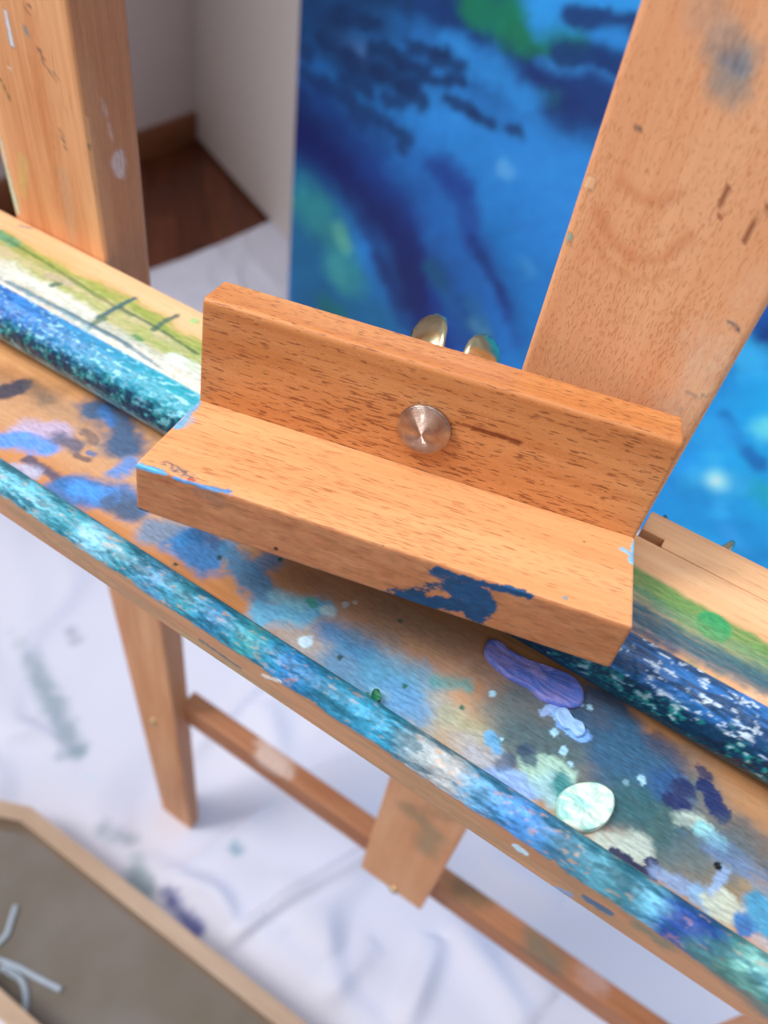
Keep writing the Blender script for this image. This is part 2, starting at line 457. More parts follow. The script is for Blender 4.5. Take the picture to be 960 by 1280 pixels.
# centre
S([(190, 665), (225, 668)], 30, (100, 128, 158), .9, soft=.6)
S([(230, 680), (262, 700)], 34, (44, 118, 180), .95, soft=.5); S([(250, 668), (275, 680)], 20, (36, 90, 140), .9, soft=.6)
S([(285, 690), (310, 720), (330, 745)], 30, (62, 128, 172), .9, soft=.5)
S([(325, 710), (340, 700)], 22, (78, 124, 170), .8, soft=.6)
S([(330, 765), (370, 765), (400, 760)], 26, (96, 168, 208), .95, soft=.5); S([(345, 745), (372, 755)], 18, (126, 184, 206), .8, soft=.6)
S([(410, 763),], 15, (168, 200, 210), .9, soft=.3); S([(432, 756)], 7, (176, 190, 196), .9); S([(444, 753)], 5, (190, 200, 205), .9)
S([(388, 752), (392, 756)], 9, (60, 160, 140), .8); S([(382, 802)], 11, (176, 208, 226), .9)
S([(415, 790), (450, 812)], 28, (60, 120, 172), .85, soft=.6)
S([(430, 830), (480, 860)], 46, (66, 122, 162), .85, soft=.6); S([(470, 835), (520, 850)], 36, (74, 140, 176), .75, soft=.7)
S([(495, 870), (520, 895)], 30, (86, 140, 186), .85, soft=.5)
S([(545, 852), (585, 858)], 14, (70, 146, 150), .7, soft=.7)
S([(560, 895), (600, 915)], 20, (150, 156, 130), .6, soft=.8)
S([(450, 790), (490, 800)], 20, (110, 120, 130), .5, soft=.8)
for q in ((460, 868), (506, 858), (578, 885), (500, 776), (616, 924), (626, 926), (425, 822), (275, 697), (219, 706), (350, 700)):
    S([q], 5, (24, 92, 72) if q[0] % 2 == 0 else (40, 60, 60), .9, soft=.3)
S([(469, 873)], 9, (20, 104, 70), 1, soft=.3); S([(470, 864), (478, 870)], 12, (120, 166, 190), .6)
S([(590, 945), (610, 965)], 34, (150, 166, 188), .7, soft=.6)
S([(613, 922), (620, 938)], 12, (90, 160, 210), .85)
# right
S([(745, 890), (770, 930)], 60, (40, 80, 112), .9, soft=.4, wob=.5)
S([(790, 940), (815, 975)], 60, (46, 86, 118), .9, soft=.5)
S([(660, 925), (700, 940)], 40, (60, 88, 96), .7, soft=.6)
S([(830, 985), (845, 978)], 30, (38, 78, 128), .85, soft=.5)
S([(696, 890), (712, 905)], 18, (140, 180, 232), .98, soft=.2); S([(705, 905), (728, 920)], 13, (112, 160, 228), .98, soft=.2); S([(690, 883), (678, 892)], 6, (150, 180, 230), .9)
for q, w in (((692, 916), 8), ((705, 938), 7), ((712, 955), 6), ((801, 975), 9), ((783, 978), 6), ((817, 1037), 7), ((725, 880), 6), ((737, 884), 7), ((615, 868), 6), ((627, 925), 4)):
    S([q], w, (150, 196, 220), .95, soft=.25)
S([(612, 985), (640, 978), (662, 985)], 22, (128, 164, 214), .95, soft=.35, wob=.7)
S([(672, 962), (700, 968)], 26, (150, 186, 172), .95, soft=.35); S([(690, 985)], 30, (140, 182, 190), .9, soft=.4)
S([(703, 982)], 20, (36, 118, 122), .9, soft=.5); S([(660, 940), (662, 948)], 14, (36, 62, 90), .8, soft=.4)
S([(626, 955), (635, 950)], 12, (40, 70, 110), .6)
S([(775, 1005), (815, 1030)], 44, (44, 88, 96), .9, soft=.5); S([(840, 1015), (820, 1045)], 20, (60, 90, 90), .7, soft=.6)
S([(752, 1058), (790, 1062), (800, 1055)], 24, (168, 184, 176), .9, soft=.5); S([(760, 1075)], 16, (184, 182, 174), .85, soft=.5)
S([(770, 1068), (785, 1078)], 12, (36, 40, 76), .98, soft=.15); S([(790, 1085), (812, 1095)], 13, (34, 38, 72), .98, soft=.15); S([(812, 1078), (817, 1084)], 11, (36, 40, 78), .98, soft=.15)
S([(838, 1000), (852, 1008)], 14, (28, 40, 88), .96, soft=.2); S([(846, 988), (862, 990)], 15, (40, 52, 92), .9, soft=.3); S([(848, 980), (860, 984)], 10, (34, 48, 90), .9)
S([(880, 982), (890, 1000), (902, 1018)], 15, (24, 42, 92), .96, soft=.2); S([(876, 962), (884, 970)], 10, (40, 46, 80), .85)
S([(820, 930), (850, 950)], 20, (70, 66, 84), .6, soft=.7)
S([(850, 1024), (870, 1026), (890, 1045)], 13, (170, 190, 180), .85, soft=.5, dry=.4); S([(875, 1035), (902, 1055)], 13, (128, 200, 212), .9, soft=.4, dry=.3)
S([(895, 1060), (925, 1075), (960, 1100)], 26, (92, 122, 164), .8, soft=.6, dry=.3)
S([(925, 1040), (975, 1075)], 30, (70, 86, 96), .7, soft=.7)
S([(820, 1090), (850, 1105), (868, 1112)], 12, (120, 146, 186), .85, soft=.5)
S([(870, 1118), (888, 1128)], 16, (120, 160, 196), .9, soft=.4); S([(893, 1130), (915, 1138)], 22, (172, 182, 168), .95, soft=.3); S([(932, 1141)], 12, (182, 184, 172), .95, soft=.2)
S([(888, 1115), (905, 1090)], 9, (128, 160, 204), .8, soft=.5); S([(930, 1158), (945, 1162)], 20, (40, 104, 166), .95, soft=.3)
S([(950, 1130), (965, 1150), (970, 1180)], 26, (60, 140, 180), .95, soft=.4); S([(950, 1180), (965, 1195)], 22, (180, 160, 150), .8)
S([(897, 1083)], 7, (8, 8, 14), 1, soft=.15, wob=.1)
S([(728, 1030), (735, 1036)], 0.1, (0, 0, 0), 0)
z = pt.c[:, 3] * (fbm(P * 700, 3) - .2) * .0004
V = V + np.column_stack([z * 0, z * 0, z])
shelf = link('tray_shelf', V, Fc, M_shelf, easel, M, pt.c)
tag(shelf, 'flat tray board blotched with blue, navy and mint paint')

# ---- lip of the tray
lp = round_poly([(.1124, SH), (.1108, SH + .0072), (.1065, SH + .0093), (.1020, SH + .0080), (.1000, SH + .0038), (.1000, SH - .0100), (.1124, SH - .0100)],
                [0, .002, .002, .002, .001, .0006, 0], 3)
V, Fc = prism(lp, -.42, .22, .0006, .0007)
M = along(OFF); P = tw(V, M); pt = Paint(P)
X = P[:, 0]
keys = [(-.30, (120, 190, 206)), (-.185, (104, 184, 208)), (-.165, (60, 150, 170)), (-.155, (142, 208, 236)), (-.140, (58, 140, 160)), (-.125, (84, 150, 190)), (-.112, (60, 148, 168)),
        (-.10, (52, 130, 178)), (-.085, (56, 150, 160)), (-.07, (48, 128, 190)), (-.055, (40, 118, 150)), (-.043, (60, 156, 196)), (-.03, (56, 150, 186)), (-.022, (166, 182, 188)),
        (-.010, (178, 182, 184)), (-.003, (110, 172, 214)), (.012, (78, 146, 220)), (.024, (66, 120, 150)), (.036, (84, 150, 170)), (.045, (64, 124, 140)), (.052, (110, 184, 216)),
        (.057, (44, 80, 156)), (.070, (36, 74, 150)), (.0735, (70, 130, 130)), (.078, (146, 214, 206)), (.088, (90, 160, 180)), (.22, (70, 140, 170))]
def ridge_x(u): return None
kx = np.array([k[0] for k in keys]); kc = np.array([lin(k[1]) for k in keys])
nn = fbm(P * np.array([120, 400, 400]), 4); nb = fbm(P * np.array([300, 900, 900]) + 30, 4)
xw = X + .010 * (nn - .5)
cc = np.column_stack([np.interp(xw, kx, kc[:, q]) for q in range(3)])
nf_ = fbm(P * np.array([260, 900, 900]) + 60, 5); cc = cc * (.40 + .55 * nb[:, None] + .40 * sstep(.35, .65, nf_)[:, None])
back = sstep(.1060, .1100, P[:, 1] + .002 * (nn - .5))
cc = cc * (1 - .45 * back[:, None]) + np.array(lin((40, 96, 104))) * .45 * back[:, None]
cc = cc + (np.array(lin((26, 84, 104))) - cc) * (sstep(.54, .62, nn) * .7)[:, None]
lowe = H + SH + .0030 + .0030 * (fbm(P * np.array([90, 0, 0]) + 3, 3) - .5) + .0035 * (nn - .5)
a = sstep(-.0006, .0008, P[:, 2] - lowe)
pt.c[:, :3] = cc; pt.c[:, 3] = a * (1 - .5 * sstep(.58, .70, nb) * (1 - sstep(.50, .56, nn)))
rest = 1 - pt.c[:, 3]; pt.c[:, :3] = np.where((rest > .5)[:, None], np.array(lin((150, 120, 78))), pt.c[:, :3]); pt.c[:, 3] = np.maximum(pt.c[:, 3], .5 * sstep(.46, .60, fbm(P * np.array([30, 300, 300]) + 70, 4)))
gy = onY(.1000)
def S2(pts, r, c, a=1, **k): pt.stroke([gy(*q) for q in pts], r, c, a, **k)
S2([(235, 800), (290, 840), (345, 880)], .0035, (150, 150, 104), .6, soft=.8, dry=.3)
S2([(250, 800), (300, 835)], .0008, (60, 90, 100), .8)
S2([(330, 870), (345, 885), (380, 905)], .0012, (70, 90, 80), .6)
S2([(330, 845), (350, 852)], .0009, (230, 226, 214), .9)
S2([(733, 1123), (760, 1140)], .0016, (40, 92, 128), .95, soft=.2, wob=.3)
S2([(700, 1112), (712, 1118)], .0012, (110, 150, 200), .9); S2([(648, 1060), (656, 1066)], .0016, (190, 222, 238), 1, soft=.2)
S2([(800, 1160), (830, 1180)], .0025, (96, 110, 84), .7, soft=.7); S2([(870, 1190), (935, 1240), (960, 1262)], .0035, (76, 124, 118), .8, soft=.6)
S2([(900, 1220), (960, 1270)], .0025, (50, 84, 78), .6, soft=.7, dry=.4); S2([(940, 1210), (955, 1225)], .0012, (110, 180, 220), .9)
S2([(60, 670), (140, 730)], .0018, (205, 150, 96), .3, soft=.8)
z = (fbm(P * np.array([500, 1100, 1100]), 4) - .35) * .0010 * a * (P[:, 2] > H + SH + .001)
V = V + np.column_stack([z * 0, -z * .5, z])
lip = fixn(link('tray_lip', V, Fc, M_shelf, easel, M, pt.c))
tag(lip, 'rounded front lip of the tray with a band of blue and mint paint')

# ---- mast
x0, x1 = -.0562, .0030
mp = round_poly(box_poly(x0, x1, .2118, .2218), [.0022, .0022, .001, .001], 4)      # local y = across, z = away
V, Fc = prism(mp, -.660, .42, .0012, .0012)
M = upright(OFF); P = tw(V, M); pt = Paint(P); gm = onY(.2118)
def S3(pts, r, c, a=1, **k): pt.stroke([gm(*q) for q in pts], r, c, a, **k)
S3([(905, 45), (918, 75), (912, 100)], .0048, (140, 138, 132), .75, soft=.7, wob=.6)
S3([(917, 72), (922, 82)], .0026, (104, 120, 136), .7, soft=.6)
S3([(885, 10), (905, 50)], .004, (190, 150, 124), .6, soft=.9)
for q in ((797, 162), (912, 403), (922, 411), (861, 492), (870, 496), (850, 512), (878, 494)): S3([q], .0008, (74, 78, 84), .85, soft=.4)
S3([(913, 404), (924, 411)], .0006, (60, 66, 80), .9); S3([(858, 490), (882, 496)], .0005, (96, 92, 90), .7)
S3([(895, 430), (868, 480), (850, 508)], .0060, (224, 186, 156), .55, soft=.8, dry=.5, dirf=(500, 500, 60))
S3([(925, 370), (940, 350)], .0040, (230, 176, 136), .4, soft=.9)
S3([(910, 235), (903, 252), (897, 272)], .0005, (150, 82, 44), .95, wob=.2); S3([(958, 256), (942, 282), (930, 303)], .0005, (150, 82, 44), .95, wob=.2)
S3([(745, 262), (765, 300), (795, 325), (830, 322), (862, 295)], .0016, (190, 110, 64), .42, soft=.9, wob=.3)
S3([(775, 225), (800, 248), (828, 252), (850, 240)], .0014, (190, 110, 64), .40, soft=.9, wob=.3)
S3([(740, 290), (760, 330), (800, 352), (845, 340)], .0010, (196, 120, 74), .3, soft=.9, wob=.3)
S3([(710, 300), (713, 296)], .0008, (110, 170, 160), .8); S3([(737, 225), (735, 232)], .0012, (232, 180, 140), .8)
S3([(520, 1020), (540, 1040), (530, 1060)], .010, (136, 130, 96), .6, soft=.8)
S3([(505, 1010), (560, 1020)], .006, (170, 130, 90), .5, soft=.8)
mast = fixn(link('mast', V, Fc, M_mast, easel, M, pt.c))
tag(mast, 'wide flat central mast')

# ---- side posts
def post(name, xl0, xl1, xr0, xr1, yb0, yb1, marks=None):
    z0, z1 = -.9045, .42; zt = -.09
    pp = round_poly(box_poly(0, 1, 0, 1), 0, 1)
    poly = round_poly(box_poly(0, .058, 0, .026), [.0014] * 4, 3)
    V, Fc = prism(poly, z0, z1, .0013, .0014, .0008)
    t = np.clip((V[:, 0] - zt) / (z0 - zt), -.7, 1)
    a, b = V[:, 1] / .058, V[:, 2] / .026
    xl = xl0 + (xl1 - xl0) * t; xr = xr0 + (xr1 - xr0) * t; yb = yb0 + (yb1 - yb0) * t
    V[:, 1] = xl + (xr - xl) * a; V[:, 2] = .2120 + (yb - .2120) * b
    M = upright(OFF); P = tw(V, M); pt = Paint(P)
    if marks: marks(pt)
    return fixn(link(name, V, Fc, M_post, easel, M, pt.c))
def marks(pt):
    gp = onY(.2125); gs = onX(-.2580)
    sd = (pt.P[:, 0] > -.2625) & (pt.P[:, 1] > .2135); pt.c[sd, :3] = lin((150, 84, 50)); pt.c[sd, 3] = .45  # side face tinted brown, painting in its shaded look beside the lit front
    def A(pts, r, c, a=1, **k): pt.stroke([gp(*q) for q in pts], r, c, a, **k)
    def B(pts, r, c, a=1, **k): pt.stroke([gs(*q) for q in pts], r, c, a, **k)
    A([(9, 15), (13, 38), (17, 56)], .0013, (214, 222, 234), .95, soft=.3, wob=.7); A([(12, 84), (14, 86)], .0010, (236, 210, 190), .8)
    A([(-4, 88), (5, 105), (13, 122)], .0007, (90, 108, 50), .9, wob=.3)
    for q in ((48, 60), (52, 68), (55, 78), (62, 88), (70, 92), (66, 96), (36, 5), (34, 12), (78, 172), (82, 184), (76, 164)):
        A([q, (q[0] + 4, q[1] + 4)], .0007, (84, 80, 88), .85, soft=.5, wob=.8)
    A([(33, 36), (36, 42)], .0012, (110, 140, 140), .8, soft=.5)
    A([(94, 18), (100, 30)], .0007, (60, 50, 60), .9); A([(112, 182), (120, 200)], .0010, (100, 90, 84), .7, soft=.6)
    A([(40, 20), (52, 120), (75, 260)], .0040, (196, 118, 66), .35, soft=.9); A([(80, 220), (92, 300)], .0030, (170, 150, 130), .3, soft=.9)
    A([(6, 210), (14, 235), (22, 262)], .0022, (150, 186, 150), .8, soft=.6); A([(3, 180), (8, 205)], .0014, (160, 190, 150), .6); A([(30, 200), (30, 240)], .0024, (190, 190, 110), .4, soft=.9)
    A([(0, 165), (24, 266)], .0008, (224, 236, 226), .8)
    A([(191, 902)], .0012, (200, 150, 110), .3)
    B([(123, 122), (130, 145), (137, 172)], .0014, (206, 166, 148), .85, soft=.5, wob=.6, dry=.3)
    B([(145, 198), (147, 214)], .0030, (206, 178, 170), .9, soft=.4)
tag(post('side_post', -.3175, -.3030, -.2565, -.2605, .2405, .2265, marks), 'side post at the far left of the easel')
post('side_post', .203, .199, .262, .250, .2405, .2265)

# ---- lower stretcher
poly = round_poly(box_poly(.2255, .2420, -.662, -.630), [.0015] * 4, 3)
V, Fc = prism(poly, -.262, .203, .002, .0018); M = along(OFF); pt = Paint(tw(V, M)); gs = onZ(-.630); gf = onY(.2255)
for gg in (gs, gf):
    pt.stroke([gg(335, 940), gg(352, 958)], .011, (226, 196, 180), .85, soft=.5)
    pt.stroke([gg(866, 1262), gg(868, 1285)], .006, (140, 160, 196), .95, soft=.3)
    pt.stroke([gg(575, 1110), gg(600, 1120)], .010, (110, 96, 66), .6, soft=.8)
    pt.stroke([gg(668, 1180), gg(690, 1200)], .010, (104, 108, 92), .65, soft=.8)
    pt.stroke([gg(735, 1215), gg(745, 1225)], .008, (196, 160, 150), .6, soft=.7)
fixn(link('stretcher', V, Fc, M_low, easel, M, pt.c))

# ---- screws
M_screw = simple('pale_screw_metal', lin((206, 176, 130)), .3, .9, .2, 400)
def screw(px_, y, r, parent):
    p = onY(y)(*px_)
    V, Fc = lathe([(0.0002, .0022), (r * .3, .0021), (r * .62, .0018), (r * .9, .0009), (r, -.0005), (r * .4, -.006), (.0004, -.008)], 24)
    # slot pressed across the head
    k = (np.abs(V[:, 1]) < r * .14) & (V[:, 2] > 0); V[k, 2] -= .0008
    fixn(link('screw', V, Fc, M_screw, parent, frame((1, 0, 0), (0, 0, 1), (0, -1, 0), p)))
screw((492, 1112), .2118, .0048, mast)
sp = [o for o in easel.children if o.name == 'side_post'][0]
screw((192, 902), .2120, .0048, sp)

# ------------------------------------------------------------------ wing nut
M_brass = simple('brass', lin((232, 216, 172)), .2, 1.0, .25, 200)
def wing_nut(name, parent, M, k=1.0, lobes=((0, 1), (180, 1))):
    """axis = local z (pointing away from the wood), wings along local x"""
    parts = [lathe([(.0001, 0), (.0052, 0), (.0056, .0008), (.0046, .0055), (.0042, .0068), (.0033, .0072), (.0001, .0072)], 28)]
    for ang, ks in lobes:
        s = 1
        path = [(s * .0030, 0, .0030), (s * .0060, 0, .0044), (s * .0090, 0, .0070), (s * .0112, 0, .0105), (s * .0126, 0, .0140), (s * .0134, 0, .0164), (s * .0136, 0, .0172)]
        sec = [(.0032, .0017), (.0034, .0014), (.0040, .0012), (.0050, .0011), (.0046, .0010), (.0026, .0008), (.0004, .0003)]
        V, Fc = sweep(path, sec, 18, (1, 0, .01)); V = V * np.array([ks, ks, ks])
        ca, sa = math.cos(math.radians(ang)), math.sin(math.radians(ang)); V = np.column_stack([V[:, 0] * ca - V[:, 1] * sa, V[:, 0] * sa + V[:, 1] * ca, V[:, 2]])
        parts.append((V, Fc))
    parts.append(lathe([(.0001, -.001), (.0022, -.001), (.0022, .0105), (.0018, .0112), (.0001, .0114)], 18))
    V, Fc = merge(parts); V = V * k
    return fixn(link(name, V, Fc, M_brass, parent, M))

# ------------------------------------------------------------------ canvas holder
def rotv(r):
    r = np.radians(np.array(r)); t = np.linalg.norm(r); k = r / t
    K = np.array([[0, -k[2], k[1]], [k[2], 0, -k[0]], [-k[1], k[0], 0]])
    return np.eye(3) + math.sin(t) * K + (1 - math.cos(t)) * K @ K
B3 = rotv((-8.40084851, -.56475112, 15.2211223))
BM = np.eye(4); BM[:3, :3] = B3; BM[:3, 3] = np.array([-.1419, .1471, -.1676]) + OFF
LEN, DEP, TH, HT, BK = .15, .0413, .0178, .0367, .0162
holder = empty('canvas_holder', tuple(BM[:3, 3]))
tag(holder, 'L-shaped beech canvas holder with domed metal bolt, askew over the paint tray rail', 'canvas holder')
bpy.context.view_layer.update()
def bplane(axis, off):                       # plane of the holder: axis 0/1/2 = along / depth / up
    n = B3[:, axis]; return onP(BM[:3, 3] + n * off, n)
# upright board: moulded top edge
poly = round_poly([(0, -TH), (0, HT), (BK, HT), (BK, -TH)], [.0002, .0024, .0014, .0006], 5)
V, Fc = prism(poly, 0, LEN, .0005, .0005, .0007)
# a nick in the back arris
P = tw(V, BM); pt = Paint(P); gb = bplane(1, 0)
nick = gb(450, 402)
def S4(pts, r, c, a=1, **k): pt.stroke([gb(*q) for q in pts], r, c, a, **k)
S4([(592, 535), (625, 545), (650, 553)], .0007, (112, 48, 18), .9, soft=.5, wob=.4, nf=500); S4([(570, 528), (600, 537)], .0004, (130, 62, 26), .8)
S4([(255, 420), (330, 445)], .003, (208, 130, 70), .2, soft=.9)
board = fixn(link('back_board', V, Fc, M_board, holder, BM, pt.c))
# ledge
poly = round_poly([(-DEP, -TH), (-DEP, -.0002), (-.0001, 0), (-.0001, -TH)], [.0008, .0011, .0002, .0004], 4)
V, Fc = prism(poly, 0, LEN, .0004, .0004, .0007)
# slight swell of the left end and set-back of the right end, as worn wood
P = tw(V, BM); pt = Paint(P); gt, gf = bplane(2, 0), bplane(1, -DEP)
def T5(pts, r, c, a=1, **k): pt.stroke([gt(*q) for q in pts], r, c, a, **k)
def F5(pts, r, c, a=1, **k): pt.stroke([gf(*q) for q in pts], r, c, a, **k)
fr = P @ B3[:, 1] - BM[:3, 3] @ B3[:, 1] < -DEP + .0006; pt.c[fr, :3] = lin((164, 98, 58)); pt.c[fr, 3] = .75 * (.6 + .8 * fbm(P[fr] * np.array([60, 500, 500]), 3))  # brown coat on the front face: its shade is put into the colour
T5([(247, 503), (232, 522), (222, 534)], .0011, (96, 160, 206), .9, soft=.4, wob=.8, nf=900); T5([(225, 530), (236, 524)], .0020, (120, 168, 200), .55, soft=.7)
T5([(174, 580), (200, 588)], .0009, (80, 160, 208), .95, soft=.3); T5([(214, 596), (250, 606), (286, 614)], .0008, (62, 140, 204), .95, soft=.3, wob=.9, nf=1200)
F5([(172, 583), (195, 589), (206, 592)], .0008, (84, 168, 214), .95, soft=.3); F5([(218, 598), (255, 609), (288, 618)], .0006, (62, 140, 204), .95, soft=.3, wob=.8)
T5([(208, 578), (225, 588), (240, 597)], .0016, (70, 84, 104), .85, soft=.6, dry=.9, dirf=(900, 3000, 3000)); T5([(236, 598), (242, 600)], .0006, (190, 60, 50), .8)
F5([(250, 612), (272, 625)], .0022, (110, 96, 84), .55, soft=.9, dry=.4)
F5([(171, 635), (182, 640)], .0008, (40, 76, 110), .95)
T5([(795, 676), (794, 690), (790, 702)], .0011, (116, 184, 222), .95, soft=.3, wob=.8); T5([(778, 686), (790, 694)], .0009, (120, 184, 222), .9, soft=.5)
T5([(707, 747)], .0006, (110, 150, 170), .9); T5([(730, 677)], .0004, (120, 90, 60), .9)
# the dark blue patch on the front
F5([(545, 712), (575, 722), (600, 730), (640, 739), (662, 745)], .0012, (22, 66, 106), 1, soft=.15, wob=.7, nf=700)
F5([(505, 745), (540, 752), (580, 760), (598, 768)], .0030, (20, 62, 100), 1, soft=.15, wob=.6, nf=600)
F5([(570, 735), (600, 748), (604, 756)], .0036, (22, 68, 108), 1, soft=.15, wob=.4, nf=500)
F5([(478, 743), (520, 738), (560, 730)], .0016, (26, 60, 90), .95, soft=.25, wob=.8, nf=900, dry=.75, dirf=(500, 2500, 2500))
F5([(545, 716), (560, 724)], .0018, (24, 66, 104), .95, soft=.3, dry=.4)
F5([(598, 770), (606, 760)], .0012, (20, 60, 98), 1, soft=.2)
for q in ((345, 686), (479, 681)): F5([q], .0007, (50, 32, 22), 1, soft=.2)
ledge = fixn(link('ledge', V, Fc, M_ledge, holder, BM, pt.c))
# bolt with a turned domed head
def bolt_mat():
    m, nt, b = new_mat('turned_steel')
    tc = N(nt, 'ShaderNodeTexCoord').outputs['Object']
    w = N(nt, 'ShaderNodeTexWave', Scale=900.0, Distortion=.6); w.wave_type = 'RINGS'; w.rings_direction = 'Z'
    w.inputs['Detail'].default_value = 1
    nt.links.new(tc, w.inputs['Vector'])
    bp = N(nt, 'ShaderNodeBump', Strength=.9, Distance=.0002); nt.links.new(w.outputs['Fac'], bp.inputs['Height'])
    nt.links.new(bp.outputs[0], b.inputs['Normal'])
    nt.links.new(ramp(nt, noise(nt, tc, (300, 300, 300)), [(.3, lin((176, 150, 140))), (.7, lin((206, 196, 186)))]), b.inputs['Base Color'])
    b.inputs['Metallic'].default_value = 1; b.inputs['Roughness'].default_value = .27
    return m
bc = gb(531, 535); r = .0088
prof = [(.0001, .0046)] + [(r * math.sin(a), .0006 + .0040 * math.cos(a)) for a in np.linspace(.08, math.pi / 2, 18)] + [(r * .97, .0001), (r * .6, -.0002), (.003, -.0004), (.003, -BK - .024), (.0001, -BK - .024)]
V, Fc = lathe(prof, 64)
BR = frame(B3[:, 0], B3[:, 2], -B3[:, 1], bc)       # local z points toward the viewer
fixn(link('bolt', V, Fc, bolt_mat(), holder, BR))
# wing nut behind
bw = bc + B3[:, 1] * (BK + .0035)
th = math.radians(WING_TH) if 'WING_TH' in globals() else math.radians(52)
wx = -B3[:, 0] * math.cos(th) + B3[:, 2] * math.sin(th)
wing_nut('wing_nut', holder, frame(wx, np.cross(B3[:, 1], wx), B3[:, 1], bw), 1.5, ((0, 1), (74, .92), (205, .9)))

# second wing nut on the back of the rail (holds the rail together)
p = onY(.2275)(903, 700)
rn = wing_nut('wing_nut', easel, frame((.99, 0, .14), (.14, 0, -.99), (0, 1, 0), np.array([p[0] - .011, .2272, H + TOP - .0135])))

# ------------------------------------------------------------------ paint lying on the tray
def blob(name, outline, hgtfn, c1, c2, label, cat, mat, sidec=None):
    g = onZ(SH); pts = [g(*q) for q in outline]; C = np.mean(pts, axis=0); m = len(pts)
    out = []
    k = 12
    for i in range(m):                                   # Catmull-Rom outline
        p0, p1, p2, p3 = (pts[(i + d) % m] for d in (-1, 0, 1, 2))
        for q in range(k):
            t = q / k
            out.append(.5 * ((2 * p1) + (-p0 + p2) * t + (2 * p0 - 5 * p1 + 4 * p2 - p3) * t * t + (-p0 + 3 * p1 - 3 * p2 + p3) * t ** 3))
    out = np.array(out); n = len(out); V = []; rr = []
    rs = [1.0, 1.02, 1.0, .96, .9, .82, .72, .6, .48, .36, .24, .12, .03]
    zs = [0, .35, .7, .92, 1, 1, .98, .97, .96, .96, .95, .95, .95]
    for r_, z_ in zip(rs, zs):
        for q in out:
            V.append((C[0] + (q[0] - C[0]) * r_, C[1] + (q[1] - C[1]) * r_, H + SH - .0001 + z_ * hgtfn)); rr.append(r_)
    V = np.array(V)
    nz = .5 * fbm(V * 260, 3) + .5 * fbm(V * np.array([330, 900, 900]), 4); V[:, 2] += (nz - .5) * hgtfn * .95 * sstep(1.0, .8, np.array(rr))
    Fc = [[i * n + q, i * n + (q + 1) % n, (i + 1) * n + (q + 1) % n, (i + 1) * n + q] for i in range(len(rs) - 1) for q in range(n)]
    Fc.append(list(range((len(rs) - 1) * n, len(rs) * n)))
    t = sstep(.38, .62, fbm(V * np.array([160, 420, 420]) + 7, 5))
    cA = np.array(lin(c1)); cB = np.array(lin(c2))
    colr = np.column_stack([cA * (1 - t[:, None]) + cB * t[:, None], np.ones(len(V))])
    M = I4(); M[:3, 3] = (C[0], C[1], H + SH)
    o = fixn(link(name, V - M[:3, 3], Fc, mat, None, M, colr))
    tag(o, label, cat); return o
M_blob = painted('dried_paint', .5, .25, 500, .15)
M_blob2 = painted('violet_paint', .42, .4, 420, .15)
blob('paint_dollop', [(694, 1012), (700, 993), (722, 982), (748, 983), (764, 996), (764, 1016), (752, 1034), (730, 1042), (706, 1036), (696, 1025)],
     .0030, (206, 222, 208), (150, 206, 200), 'round dried dollop of pale mint paint on the tray board', 'dried paint', M_blob)
blob('paint_smear', [(606, 812), (612, 802), (622, 804), (630, 812), (655, 826), (690, 838), (714, 848), (726, 862), (726, 880), (712, 886), (694, 882), (676, 876), (660, 862), (636, 850), (616, 834), (606, 822)],
     .0024, (96, 122, 212), (150, 144, 214), 'thick violet blue smear of paint on the tray below the holder', 'dried paint', M_blob2)
blob('paint_dollop', [(693, 893), (699, 886), (708, 888), (716, 900), (728, 906), (730, 918), (720, 922), (712, 914), (704, 912), (697, 904)],
     .0016, (150, 190, 236), (116, 164, 230), 'small light blue crumb of paint just below the violet smear', 'dried paint', M_blob)
blob('paint_dollop', [(464, 872), (466, 866), (472, 866), (475, 872), (474, 880), (468, 881)],
     .0028, (24, 110, 74), (12, 76, 56), 'tiny dark green bead of paint near the tray lip', 'dried paint', M_blob)

# ------------------------------------------------------------------ room
def quadgrid(name, A, Bv, Cv, nx, ny, mat, kind='structure', pnt=None):
    A, Bv, Cv = map(lambda q: np.array(q, float), (A, Bv, Cv))
    V, Fc = grid(nx, ny, lambda u, v: u[:, None] * (Bv - A) + v[:, None] * (Cv - A))
    M = I4(); M[:3, 3] = A
    o = link(name, V, Fc, mat, None, M); o['kind'] = kind; return o
def floor_mat():
    m, nt, b = new_mat('dark_parquet')
    tc = N(nt, 'ShaderNodeTexCoord').outputs['Object']
    mp = N(nt, 'ShaderNodeMapping'); mp.inputs['Rotation'].default_value = (0, 0, math.radians(45)); nt.links.new(tc, mp.inputs[0])
    br = N(nt, 'ShaderNodeTexBrick', Scale=4.2, Color1=(*lin((104, 54, 30)), 1), Color2=(*lin((84, 40, 22)), 1), Mortar=(*lin((40, 18, 10)), 1))
    br.inputs['Mortar Size'].default_value = .006; br.inputs['Brick Width'].default_value = 1.2; br.inputs['Row Height'].default_value = .3
    nt.links.new(mp.outputs[0], br.inputs['Vector'])
    n = noise(nt, mp.outputs[0], (6, 90, 1), 4)
    nt.links.new(mixc(nt, .5, br.outputs[0], ramp(nt, n, [(.3, (.25, .25, .25)), (.7, (.9, .9, .9))]), 'OVERLAY'), b.inputs['Base Color'])
    b.inputs['Roughness'].default_value = .4
    return m
fl = quadgrid('floor', (-1.62, -1.3, 0), (1.5, -1.3, 0), (-1.62, 1.95, 0), 2, 2, floor_mat())
M_wall = simple('grey_white_wall', lin((222, 206, 202)), .8, 0, .05, 3, .1)
WX = -1.535
quadgrid('wall_left', (WX, -1.3, 0), (WX, 1.95, 0), (WX, -1.3, 2.4), 2, 2, M_wall)
quadgrid('wall_back', (WX, 1.93, 0), (1.5, 1.93, 0), (WX, 1.93, 2.4), 2, 2, M_wall)
